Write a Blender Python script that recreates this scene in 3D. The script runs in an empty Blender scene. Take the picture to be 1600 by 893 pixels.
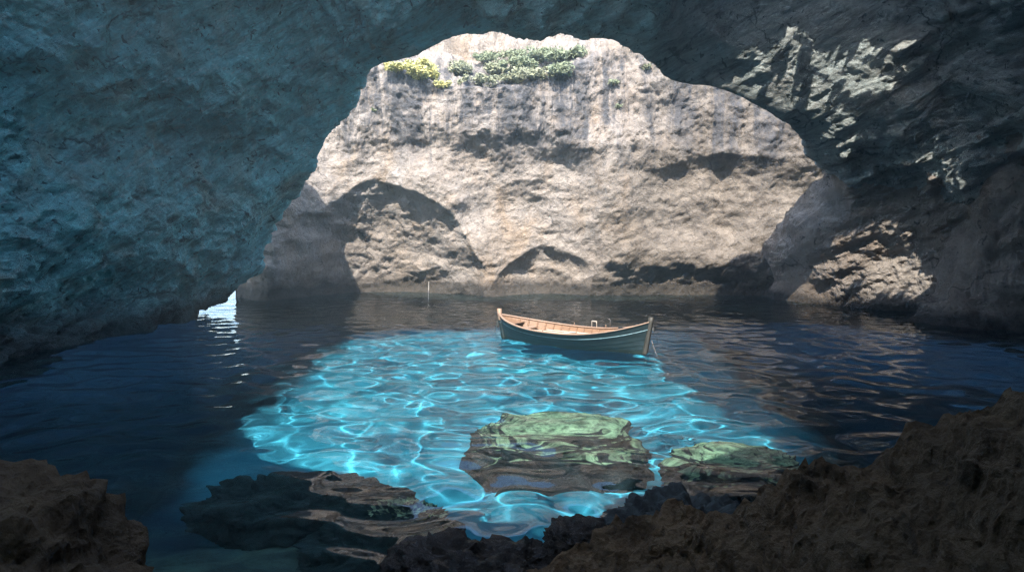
import bpy, bmesh, math, random
import numpy as np
from mathutils import Vector, Matrix

random.seed(7)
S = bpy.context.scene
COL = S.collection
rad = math.radians

# ------------------------------------------------------------------ camera
F = 1256.0                                   # focal length in pixels of a 1600 px wide picture
CAM = np.array([0.0, 0.0, 4.0])
PITCH = math.atan(106.5 / F)                 # looking slightly down
cp_, sp_ = math.cos(PITCH), math.sin(PITCH)

def ray(px, py):
    a, b = (px - 800) / F, (446.5 - py) / F
    return np.array([a, cp_ + b * sp_, -sp_ + b * cp_])

def at(px, py, Y):
    r = ray(px, py)
    return CAM + r * (Y / r[1])

def on_z(px, py, z):
    r = ray(px, py)
    return CAM + r * ((z - CAM[2]) / r[2])

SUN = np.array([-0.13, -0.61, 0.775]); SUN /= np.linalg.norm(SUN)
ROOF_Z = 14.0

# ------------------------------------------------------------------ noise (numpy)
_rng = np.random.RandomState(11)
_perm = _rng.permutation(256); _perm = np.concatenate([_perm, _perm, _perm])
_g = _rng.normal(size=(256, 3)); _g /= np.linalg.norm(_g, axis=1)[:, None]

def perlin(p):
    p = np.asarray(p, float)
    i = np.floor(p).astype(int); f = p - i; i &= 255
    u = f * f * f * (f * (f * 6 - 15) + 10)
    def gr(dx, dy, dz):
        h = _perm[_perm[_perm[(i[..., 0] + dx) & 255] + ((i[..., 1] + dy) & 255)] + ((i[..., 2] + dz) & 255)]
        g = _g[h]
        return g[..., 0] * (f[..., 0] - dx) + g[..., 1] * (f[..., 1] - dy) + g[..., 2] * (f[..., 2] - dz)
    def lerp(a, b, t): return a + (b - a) * t
    x0 = lerp(lerp(gr(0,0,0), gr(1,0,0), u[...,0]), lerp(gr(0,1,0), gr(1,1,0), u[...,0]), u[...,1])
    x1 = lerp(lerp(gr(0,0,1), gr(1,0,1), u[...,0]), lerp(gr(0,1,1), gr(1,1,1), u[...,0]), u[...,1])
    return lerp(x0, x1, u[..., 2]) * 1.5

def fbm(p, octaves=4, gain=0.5, lac=2.03, off=0.0):
    p = np.asarray(p, float) + off
    s = 0; a = 1.0
    for _ in range(octaves):
        s = s + a * perlin(p); p = p * lac + 17.3; a *= gain
    return s

def ridged(p, octaves=4, gain=0.55, lac=2.07, off=0.0):
    p = np.asarray(p, float) + off
    s = 0; a = 1.0
    for _ in range(octaves):
        s = s + a * (0.56 - 2 * np.abs(perlin(p))); p = p * lac + 9.7; a *= gain
    return s

def sstep(a, b, x):
    t = np.clip((x - a) / (b - a), 0, 1)
    return t * t * (3 - 2 * t)

# ------------------------------------------------------------------ object helpers
def tag(o, label=None, cat=None, group=None, kind=None):
    if label: o['label'] = label
    if cat: o['category'] = cat
    if group: o['group'] = group
    if kind: o['kind'] = kind
    return o

def link(name, me, mat=None, parent=None, smooth=True):
    if smooth: me.polygons.foreach_set('use_smooth', [True] * len(me.polygons))
    o = bpy.data.objects.new(name, me)
    COL.objects.link(o)
    if mat: me.materials.append(mat)
    if parent: o.parent = parent
    return o

def empty(name, loc, rz=0):
    o = bpy.data.objects.new(name, None); COL.objects.link(o)
    o.location = loc; o.rotation_euler = (0, 0, rz)
    return o

def grid_mesh(name, P, keep=None, wrap=False):
    """P: (n, m, 3) array of points -> quad mesh."""
    n, m = P.shape[:2]
    idx = np.arange(n * m).reshape(n, m)
    if wrap: idx = np.concatenate([idx, idx[:, :1]], axis=1)
    q = np.stack([idx[:-1, :-1], idx[:-1, 1:], idx[1:, 1:], idx[1:, :-1]], -1).reshape(-1, 4)
    if keep is not None: q = q[keep.reshape(-1)]
    me = bpy.data.meshes.new(name)
    V = P.reshape(-1, 3)
    me.vertices.add(len(V)); me.vertices.foreach_set('co', V.astype(np.float32).ravel())
    me.loops.add(len(q) * 4); me.loops.foreach_set('vertex_index', q.astype(np.int32).ravel())
    me.polygons.add(len(q)); me.polygons.foreach_set('loop_start', np.arange(len(q), dtype=np.int32) * 4)
    me.update(calc_edges=True); me.validate()
    return me

def normals(P):
    du = np.gradient(P, axis=0); dv = np.gradient(P, axis=1)
    n = np.cross(du, dv)
    return n / (np.linalg.norm(n, axis=-1, keepdims=True) + 1e-9)

def catmull(C, n, closed=False):
    """resample control array C (k, ...) to n samples along axis 0 with Catmull-Rom."""
    k = C.shape[0]
    t = np.linspace(0, k - 1, n); i = np.minimum(t.astype(int), k - 2); f = (t - i).reshape((-1,) + (1,) * (C.ndim - 1))
    g = lambda j: C[np.clip(j, 0, k - 1)]
    p0, p1, p2, p3 = g(i - 1), g(i), g(i + 1), g(i + 2)
    return 0.5 * ((2 * p1) + (p2 - p0) * f + (2 * p0 - 5 * p1 + 4 * p2 - p3) * f ** 2 + (3 * p1 - p0 - 3 * p2 + p3) * f ** 3)

# ------------------------------------------------------------------ materials
class NT:
    def __init__(s, name):
        s.m = bpy.data.materials.new(name); s.m.use_nodes = True
        s.t = s.m.node_tree; s.n = s.t.nodes; s.l = s.t.links
        s.b = s.n['Principled BSDF']; s.out = s.n['Material Output']
    def new(s, kind, **kw):
        nd = s.n.new(kind)
        for k, v in kw.items(): setattr(nd, k, v)
        return nd
    def pos(s):
        return s.new('ShaderNodeNewGeometry').outputs['Position']
    def mapping(s, vec, scale):
        mp = s.new('ShaderNodeMapping'); s.l.new(vec, mp.inputs[0]); mp.inputs['Scale'].default_value = scale
        return mp.outputs[0]
    def noise(s, vec, scale, detail=6, rough=0.6, dist=0.0):
        nd = s.new('ShaderNodeTexNoise'); s.l.new(vec, nd.inputs['Vector'])
        nd.inputs['Scale'].default_value = scale; nd.inputs['Detail'].default_value = detail
        nd.inputs['Roughness'].default_value = rough; nd.inputs['Distortion'].default_value = dist
        return nd.outputs['Fac']
    def ramp(s, fac, stops):
        nd = s.new('ShaderNodeValToRGB'); s.l.new(fac, nd.inputs[0])
        e = nd.color_ramp.elements
        while len(e) < len(stops): e.new(0.5)
        for el, (p, c) in zip(e, stops):
            el.position = p
            el.color = (c, c, c, 1) if not hasattr(c, '__len__') else (*c, 1)
        return nd.outputs[0]
    def mix(s, fac, a, b, mode='MIX'):
        nd = s.new('ShaderNodeMix', data_type='RGBA', blend_type=mode)
        s.put(nd.inputs[0], fac); s.put(nd.inputs[6], a); s.put(nd.inputs[7], b)
        return nd.outputs[2]
    def math(s, op, a, b=0.0, c=None):
        nd = s.new('ShaderNodeMath', operation=op); s.put(nd.inputs[0], a); s.put(nd.inputs[1], b)
        if c is not None: s.put(nd.inputs[2], c)
        return nd.outputs[0]
    def put(s, sock, v):
        if hasattr(v, 'links') or hasattr(v, 'is_output'): s.l.new(v, sock)
        elif hasattr(v, '__len__'): sock.default_value = (*v, 1)
        else: sock.default_value = v
    def sep(s, vec):
        nd = s.new('ShaderNodeSeparateXYZ'); s.l.new(vec, nd.inputs[0]); return nd.outputs
    def bump(s, h, strength, dist, prev=None):
        nd = s.new('ShaderNodeBump'); s.l.new(h, nd.inputs['Height'])
        nd.inputs['Strength'].default_value = strength; nd.inputs['Distance'].default_value = dist
        if prev: s.l.new(prev, nd.inputs['Normal'])
        return nd.outputs[0]

def rock_mat(name, pale, mid, dark, ochre, ochre_amt=0.35, streaks=None, wet=True, bump=1.0, rough=0.9, pits=0.5, tide=(0.25, 0.75), strata=False, cracks=False, crisp=False, grey=False, blocky=0.0, brown=False):
    k = NT(name); p = k.pos(); x, y, z = k.sep(p)
    big = k.noise(p, 0.28, 5, 0.55, 0.6)
    c = k.mix(k.ramp(big, [(0.35, 0.0), (0.65, 1.0)]), pale, mid)
    med = k.noise(p, 1.3, 8, 0.65, 0.4)
    c = k.mix(k.math('MULTIPLY', k.ramp(med, [(0.5, 0.0), (0.72, 1.0)]), 0.55), c, dark)
    oc = k.noise(k.mapping(p, (1.0, 1.0, 0.55)), 0.55, 6, 0.6, 0.8)
    c = k.mix(k.math('MULTIPLY', k.ramp(oc, [(0.5, 0.0), (0.7, 1.0)]), ochre_amt), c, ochre)
    if grey:                                         # the right half of the cave is plain grey limestone, the left has teal bounce light painted in
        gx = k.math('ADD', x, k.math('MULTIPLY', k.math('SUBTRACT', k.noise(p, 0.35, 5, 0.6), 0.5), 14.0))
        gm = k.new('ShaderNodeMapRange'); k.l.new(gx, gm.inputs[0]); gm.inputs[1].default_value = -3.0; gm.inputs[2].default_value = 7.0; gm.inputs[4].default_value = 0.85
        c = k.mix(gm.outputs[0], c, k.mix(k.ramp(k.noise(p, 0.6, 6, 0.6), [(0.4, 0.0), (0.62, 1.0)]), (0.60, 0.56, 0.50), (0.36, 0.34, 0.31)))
    if brown:                                       # brown stained right part of the far wall, its dim light painted in too
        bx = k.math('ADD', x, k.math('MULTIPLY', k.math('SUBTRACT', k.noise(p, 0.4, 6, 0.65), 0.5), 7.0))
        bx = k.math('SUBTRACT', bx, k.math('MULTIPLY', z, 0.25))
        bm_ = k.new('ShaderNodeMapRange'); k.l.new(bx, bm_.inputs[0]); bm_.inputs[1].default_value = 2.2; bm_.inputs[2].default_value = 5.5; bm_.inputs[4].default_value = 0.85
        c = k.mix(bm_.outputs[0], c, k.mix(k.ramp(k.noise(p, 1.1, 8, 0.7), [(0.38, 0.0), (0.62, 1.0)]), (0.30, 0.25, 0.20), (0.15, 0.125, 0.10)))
    if grey:                                        # hollow shade painted as dark colour strung out along the beds
        mq = k.new('ShaderNodeMapping', vector_type='TEXTURE'); k.l.new(p, mq.inputs[0]); mq.inputs['Rotation'].default_value = (0.25, rad(-32), 0.2)
        hl = k.noise(k.mapping(mq.outputs[0], (0.7, 0.8, 1.5)), 1.0, 9, 0.68, 0.8)
        c = k.mix(k.math('MULTIPLY', k.ramp(hl, [(0.54, 0.0), (0.66, 1.0)]), 0.7), c, (0.05, 0.075, 0.075))
        pl = k.noise(k.mapping(mq.outputs[0], (1.2, 1.2, 4.0)), 1.7, 9, 0.7, 1.2)
        c = k.mix(k.math('MULTIPLY', k.ramp(pl, [(0.55, 0.0), (0.68, 1.0)]), 0.7), c, (0.72, 0.84, 0.82))
    fine = k.noise(p, 7.0, 8, 0.7)
    c = k.mix(0.5, c, k.ramp(fine, [(0.3, 0.55), (0.62, 1.0)]), 'MULTIPLY')
    # small solution pits and lichen specks
    pt = k.noise(p, 3.4, 3, 0.5, 1.2)
    c = k.mix(k.math('MULTIPLY', k.ramp(pt, [(0.63, 0.0), (0.69, 1.0)]), pits), c, tuple(v * 0.35 for v in dark))
    sv = None
    if strata:                                       # sloping beds and scratches in the cave wall
        mp = k.new('ShaderNodeMapping', vector_type='TEXTURE'); k.l.new(p, mp.inputs[0]); mp.inputs['Rotation'].default_value = (0.25, rad(-32), 0.2)
        sv = k.noise(k.mapping(mp.outputs[0], (0.55, 0.8, 3.4)), 1.0, 10, 0.72, 0.9)
        c = k.mix(0.85, c, k.ramp(sv, [(0.34, 0.38), (0.56, 1.0)]), 'MULTIPLY')
    if cracks:                                       # long thin joints
        wv = k.new('ShaderNodeTexVoronoi', feature='DISTANCE_TO_EDGE'); wv.inputs['Scale'].default_value = 0.16
        cm = k.new('ShaderNodeMix', data_type='VECTOR'); cm.inputs[0].default_value = 0.28
        nz = k.new('ShaderNodeTexNoise'); k.l.new(p, nz.inputs['Vector']); nz.inputs['Scale'].default_value = 0.45; nz.inputs['Detail'].default_value = 6
        vm = k.new('ShaderNodeVectorMath', operation='MULTIPLY_ADD'); k.l.new(nz.outputs['Color'], vm.inputs[0]); vm.inputs[1].default_value = (4, 4, 4); k.l.new(p, vm.inputs[2])
        k.l.new(vm.outputs[0], wv.inputs['Vector'])
        gate = k.ramp(k.noise(p, 0.35, 3, 0.5), [(0.45, 0.0), (0.6, 0.85)])
        c = k.mix(k.math('MULTIPLY', k.ramp(wv.outputs['Distance'], [(0.0, 1.0), (0.012, 0.0)]), gate), c, tuple(v * 0.3 for v in dark))
    if streaks:                                      # dark drip stains down the upper face
        z0, z1 = streaks
        st = k.noise(k.mapping(p, (0.75, 0.3, 0.06)), 1.0, 9, 0.70, 0.5)
        zl = k.math('ADD', z, k.math('MULTIPLY', k.math('SUBTRACT', k.noise(k.mapping(p, (1, .2, .02)), 0.55, 4, 0.6), 0.5), 7.0))
        zm = k.new('ShaderNodeMapRange'); k.l.new(zl, zm.inputs[0]); zm.inputs[1].default_value = z0; zm.inputs[2].default_value = z1
        brk = k.noise(p, 2.2, 5, 0.6)
        up = k.new('ShaderNodeMapRange'); k.l.new(z, up.inputs[0]); up.inputs[1].default_value = 13.2; up.inputs[2].default_value = 11.6
        f = k.math('MULTIPLY', k.math('MULTIPLY', up.outputs[0], k.ramp(st, [(0.44, 0.0), (0.53, 1.0)])), zm.outputs[0])
        f = k.math('MULTIPLY', f, k.ramp(brk, [(0.34, 0.45), (0.52, 1.0)]))
        c = k.mix(f, c, (0.105, 0.10, 0.10))
    if wet:                                          # tide mark: dark algae band close to the water
        wob = k.noise(p, 0.9, 4, 0.6)
        zz = k.math('ADD', z, k.math('MULTIPLY', k.math('SUBTRACT', wob, 0.5), 0.55))
        mr = k.new('ShaderNodeMapRange'); k.l.new(zz, mr.inputs[0]); mr.inputs[1].default_value = tide[0]; mr.inputs[2].default_value = tide[1]
        mr.inputs[3].default_value = 0.88; mr.inputs[4].default_value = 0.0
        c = k.mix(mr.outputs[0], c, (0.035, 0.030, 0.024))
    k.l.new(c, k.b.inputs['Base Color'])
    k.b.inputs['Roughness'].default_value = rough
    k.b.inputs['Specular IOR Level'].default_value = 0.25
    h1 = k.noise(p, 1.1, 10, 0.72, 0.5)
    h2 = k.noise(k.mapping(p, (1, 1, 1.6)), 4.5, 9, 0.75, 0.3)
    n1 = k.bump(h1, min(1, 0.75 * bump), 0.55)
    n2 = k.bump(h2, min(1, 0.75 * bump), 0.14, n1)
    if sv: n2 = k.bump(sv, 0.8, 0.3, n2)
    if blocky:                                       # jointed blocks
        vo = k.new('ShaderNodeTexVoronoi', feature='DISTANCE_TO_EDGE'); vo.inputs['Scale'].default_value = 1.3
        ds = k.new('ShaderNodeVectorMath', operation='MULTIPLY_ADD'); nz = k.new('ShaderNodeTexNoise'); k.l.new(p, nz.inputs['Vector']); nz.inputs['Scale'].default_value = 1.2; nz.inputs['Detail'].default_value = 8; nz.inputs['Roughness'].default_value = 0.65
        k.l.new(nz.outputs['Color'], ds.inputs[0]); ds.inputs[1].default_value = (1.3, 1.3, 1.3); k.l.new(k.mapping(p, (1, 1, 0.75)), ds.inputs[2]); k.l.new(ds.outputs[0], vo.inputs['Vector'])
        n2 = k.bump(k.ramp(vo.outputs['Distance'], [(0.0, 0.0), (0.10, 0.8), (0.5, 1.0)]), blocky, 0.16, n2)
    if crisp:                                        # sharp pitted karst skin
        vo = k.new('ShaderNodeTexVoronoi'); vo.inputs['Scale'].default_value = 9.0; vo.inputs['Randomness'].default_value = 1.0
        ds = k.new('ShaderNodeVectorMath', operation='MULTIPLY_ADD'); nz = k.new('ShaderNodeTexNoise'); k.l.new(p, nz.inputs['Vector']); nz.inputs['Scale'].default_value = 5.0; nz.inputs['Detail'].default_value = 8
        k.l.new(nz.outputs['Color'], ds.inputs[0]); ds.inputs[1].default_value = (0.35, 0.35, 0.35); k.l.new(p, ds.inputs[2]); k.l.new(ds.outputs[0], vo.inputs['Vector'])
        n2 = k.bump(vo.outputs['Distance'], 0.9, 0.06, n2)
        n2 = k.bump(k.noise(p, 22.0, 8, 0.75), 0.8, 0.03, n2)
    k.l.new(n2, k.b.inputs['Normal'])
    return k.m

def plain(name, col, rough=0.6, nscale=None, amt=0.4, bump=0.0, stretch=(1, 1, 1), metal=0):
    k = NT(name)
    tc = k.new('ShaderNodeTexCoord').outputs['Object']
    c = col
    if nscale:
        v = k.noise(k.mapping(tc, stretch), nscale, 6, 0.6, 0.2)
        c = k.mix(amt, col, k.ramp(v, [(0.3, 0.35), (0.65, 1.15)]), 'MULTIPLY')
        if bump: k.l.new(k.bump(v, bump, 0.02), k.b.inputs['Normal'])
    k.put(k.b.inputs['Base Color'], c)
    k.b.inputs['Roughness'].default_value = rough; k.b.inputs['Metallic'].default_value = metal
    return k.m

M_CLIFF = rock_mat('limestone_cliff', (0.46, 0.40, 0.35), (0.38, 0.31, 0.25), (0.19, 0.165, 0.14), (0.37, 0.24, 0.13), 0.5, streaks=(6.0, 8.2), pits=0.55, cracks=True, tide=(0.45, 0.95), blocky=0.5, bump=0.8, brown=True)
M_VAULT = rock_mat('cave_limestone', (0.38, 0.86, 0.88), (0.30, 0.70, 0.74), (0.12, 0.20, 0.22), (0.46, 0.38, 0.27), 0.65, bump=1.15, strata=True, grey=True, cracks=True, pits=0.85, tide=(0.5, 1.6))  # teal glow bounced off the water is put into this colour
M_RIGHT = rock_mat('right_limestone', (0.44, 0.38, 0.32), (0.34, 0.28, 0.23), (0.13, 0.11, 0.09), (0.34, 0.23, 0.14), 0.4, bump=1.3, cracks=True, blocky=0.6, pits=0.7)
M_DARK = rock_mat('dark_wet_rock', (0.23, 0.145, 0.072), (0.145, 0.092, 0.047), (0.03, 0.020, 0.012), (0.21, 0.12, 0.052), 0.4, wet=False, bump=1.3, rough=0.75, crisp=True, blocky=0.7, pits=0.5)
M_BLACK = rock_mat('black_wet_rock', (0.060, 0.048, 0.038), (0.04, 0.032, 0.027), (0.014, 0.012, 0.011), (0.05, 0.038, 0.026), 0.3, wet=False, bump=1.2, rough=0.22, pits=0.5)

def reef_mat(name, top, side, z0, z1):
    """pale growth and painted light on the flat top of a submerged rock, dark weed and painted shade on its sides"""
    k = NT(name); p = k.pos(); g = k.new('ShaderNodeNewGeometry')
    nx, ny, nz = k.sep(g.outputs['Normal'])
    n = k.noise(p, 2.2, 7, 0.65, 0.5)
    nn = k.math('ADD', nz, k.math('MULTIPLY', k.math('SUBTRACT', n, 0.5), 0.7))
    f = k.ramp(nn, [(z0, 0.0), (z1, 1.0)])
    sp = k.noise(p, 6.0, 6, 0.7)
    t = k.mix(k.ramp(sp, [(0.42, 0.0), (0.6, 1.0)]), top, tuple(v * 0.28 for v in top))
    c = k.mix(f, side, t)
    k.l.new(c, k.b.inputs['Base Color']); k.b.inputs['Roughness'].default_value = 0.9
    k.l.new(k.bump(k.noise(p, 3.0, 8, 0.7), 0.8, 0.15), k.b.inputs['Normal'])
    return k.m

M_REEF = reef_mat('pale_reef', (0.54, 0.54, 0.32), (0.020, 0.021, 0.025), 0.62, 0.85)  # lit top and shaded face are put into the two colours
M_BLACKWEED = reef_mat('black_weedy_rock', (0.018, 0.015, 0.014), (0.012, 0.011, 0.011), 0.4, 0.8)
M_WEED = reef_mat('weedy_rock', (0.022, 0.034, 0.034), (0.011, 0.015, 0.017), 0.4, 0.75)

def floor_mat():
    k = NT('sea_bed'); p = k.pos(); x, y, z = k.sep(p)
    # shelf sand tinted with the water's blue, deep floor darkened for depth
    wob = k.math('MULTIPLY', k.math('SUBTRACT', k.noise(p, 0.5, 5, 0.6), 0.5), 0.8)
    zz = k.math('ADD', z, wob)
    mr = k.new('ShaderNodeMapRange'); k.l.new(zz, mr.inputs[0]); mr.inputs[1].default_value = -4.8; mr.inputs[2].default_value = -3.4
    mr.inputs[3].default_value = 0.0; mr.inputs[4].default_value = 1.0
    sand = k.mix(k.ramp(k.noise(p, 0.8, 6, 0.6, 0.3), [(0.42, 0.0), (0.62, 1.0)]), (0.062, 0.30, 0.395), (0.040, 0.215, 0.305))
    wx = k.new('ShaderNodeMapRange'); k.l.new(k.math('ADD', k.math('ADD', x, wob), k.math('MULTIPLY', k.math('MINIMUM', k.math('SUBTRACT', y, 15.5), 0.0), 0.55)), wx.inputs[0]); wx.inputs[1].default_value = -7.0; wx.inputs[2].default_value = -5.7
    c = k.mix(k.math('MULTIPLY', mr.outputs[0], wx.outputs[0]), (0.010, 0.032, 0.060), sand)  # dark floor colour also paints the shade left of the sun pool
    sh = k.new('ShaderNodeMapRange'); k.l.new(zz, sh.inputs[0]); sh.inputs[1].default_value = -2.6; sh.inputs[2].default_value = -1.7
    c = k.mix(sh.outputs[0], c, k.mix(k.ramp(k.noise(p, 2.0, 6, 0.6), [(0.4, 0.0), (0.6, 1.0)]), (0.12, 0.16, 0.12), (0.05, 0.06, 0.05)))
    k.l.new(c, k.b.inputs['Base Color']); k.b.inputs['Roughness'].default_value = 1.0
    return k.m
M_FLOOR = floor_mat()

def water_mat():
    k = NT('sea_water'); k.n.remove(k.b)
    fr = k.new('ShaderNodeFresnel'); fr.inputs['IOR'].default_value = 1.33
    gl = k.new('ShaderNodeBsdfGlossy'); gl.inputs['Roughness'].default_value = 0.0; gl.inputs['Color'].default_value = (0.66, 0.68, 0.70, 1)
    rf = k.new('ShaderNodeBsdfRefraction'); rf.inputs['IOR'].default_value = 1.33; rf.inputs['Roughness'].default_value = 0.0
    rf.inputs['Color'].default_value = (0.68, 0.92, 0.95, 1)
    mx = k.new('ShaderNodeMixShader'); k.l.new(fr.outputs[0], mx.inputs[0]); k.l.new(rf.outputs[0], mx.inputs[1]); k.l.new(gl.outputs[0], mx.inputs[2])
    k.l.new(mx.outputs[0], k.out.inputs['Surface'])
    return k.m
M_WATER = water_mat()

def receiver(o): o.cycles.is_caustics_receiver = True; return o

# ------------------------------------------------------------------ roof hole traced back along the sun
def refr_down(d, n=np.array([0, 0, 1.0]), eta=1 / 1.33):
    c = -d.dot(n); s2 = eta * eta * (1 - c * c)
    return eta * d + (eta * c - math.sqrt(1 - s2)) * n
def floor_z(x, y):
    """sea bed height"""
    x = np.asarray(x, float); y = np.asarray(y, float)
    z = -3.0 + 0 * x
    z = z + 2.0 * sstep(13.5, 9.0, y)                               # shallow towards the near ledge
    z = z - 6.0 * sstep(32.0, 37.0, y + 0.12 * x * x * 0.2)         # deep behind
    z = z - 6.0 * sstep(-5.6, -10.0, x) * sstep(6.0, 11.0, y)
    z = z - 5.5 * sstep(5.9, 9.5, x - 0.05 * (y - 16)) * sstep(6.0, 11.0, y)
    P = np.stack([x * 0.45, y * 0.45, 0 * x], -1)
    return z + 0.35 * fbm(P, 4)
SUNW = refr_down(-SUN)                        # direction of sunlight below the surface

OUT = [(440,575),(418,612),(398,652),(385,688),(420,722),(500,742),(560,756),(620,782),(690,805),(760,815),(840,815),(905,806),
       (960,795),(1010,772),(1075,757),(1150,738),(1240,715),(1205,682),(1130,650),(1085,620),(1045,590),(1030,560),(985,530),(900,519),(800,516),(740,515),(650,519),(560,530),(490,550)]
def hole_pt(px, py):
    s = on_z(px, py, 0.0); d = ray(px, py); d /= np.linalg.norm(d)
    w = refr_down(d)
    q = s.copy()
    for _ in range(200):
        q = q + w * 0.05
        if q[2] < float(floor_z(q[0], q[1])): break
    up = q - SUNW * (q[2] / SUNW[2])          # back to the surface
    return up + SUN * (ROOF_Z / SUN[2])
HOLE = np.array([hole_pt(*p)[:2] for p in OUT])

# ------------------------------------------------------------------ water
def axis(parts):
    out = []
    for a, b, st in parts:
        n = max(1, int(round((b - a) / st))); out += list(np.linspace(a, b, n + 1)[:-1])
    return np.array(out + [parts[-1][1]])
wx = axis([(-220, -60, 12), (-60, -24, 2), (-24, -16, 0.4), (-16, 18, 0.075), (18, 24, 0.4), (24, 60, 6)])
wy = axis([(-16, 4, 2), (4, 7, 0.2), (7, 36, 0.06), (36, 50, 0.09), (50, 70, 1.0), (70, 320, 10)])
WX, WY = np.meshgrid(wx, wy, indexing='ij')
def wave(x, y):
    q = np.stack([x, y, 0 * x], -1)
    wob = fbm(q * 0.25, 2)
    far = sstep(20, 38, y)
    z = (0.068 - 0.042 * far) * perlin(np.stack([x * 1.20 + 0.6 * wob, y * 1.25 + 0.12 * x, 0 * x + 3.1], -1))
    z += 0.006 * perlin(np.stack([x * 2.3, y * 2.5, 0 * x + 8.2], -1))
    z += 0.0060 * (0.25 + 1.4 * far) * perlin(np.stack([x * 3.2, y * 5.0, 0 * x + 1.7], -1))
    z += 0.0050 * far * perlin(np.stack([x * 5.0, y * 9.0, 0 * x + 5.7], -1))
    return z
WZ = wave(WX, WY)
fade = sstep(18.0, 24.0, WX) + sstep(-17, -24, WX) + sstep(50, 60, WY) + sstep(7, 4, WY)
WZ = WZ * np.clip(1 - fade, 0, 1)
water = link('water', grid_mesh('water', np.stack([WX, WY, WZ], -1)[::-1]), M_WATER)
tag(water, 'clear blue sea water filling the cave pool', kind='structure')
water.cycles.is_caustics_caster = True

fx = axis([(-220, -60, 20), (-60, -24, 4), (-24, 24, 0.3), (24, 60, 6)])
fy = axis([(-16, 4, 1), (4, 50, 0.3), (50, 70, 2), (70, 320, 20)])
FX, FY = np.meshgrid(fx, fy, indexing='ij')
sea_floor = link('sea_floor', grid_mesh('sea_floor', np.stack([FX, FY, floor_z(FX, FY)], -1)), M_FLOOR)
tag(sea_floor, 'pale sandy sea bed under the clear water', kind='structure'); receiver(sea_floor)

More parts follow.
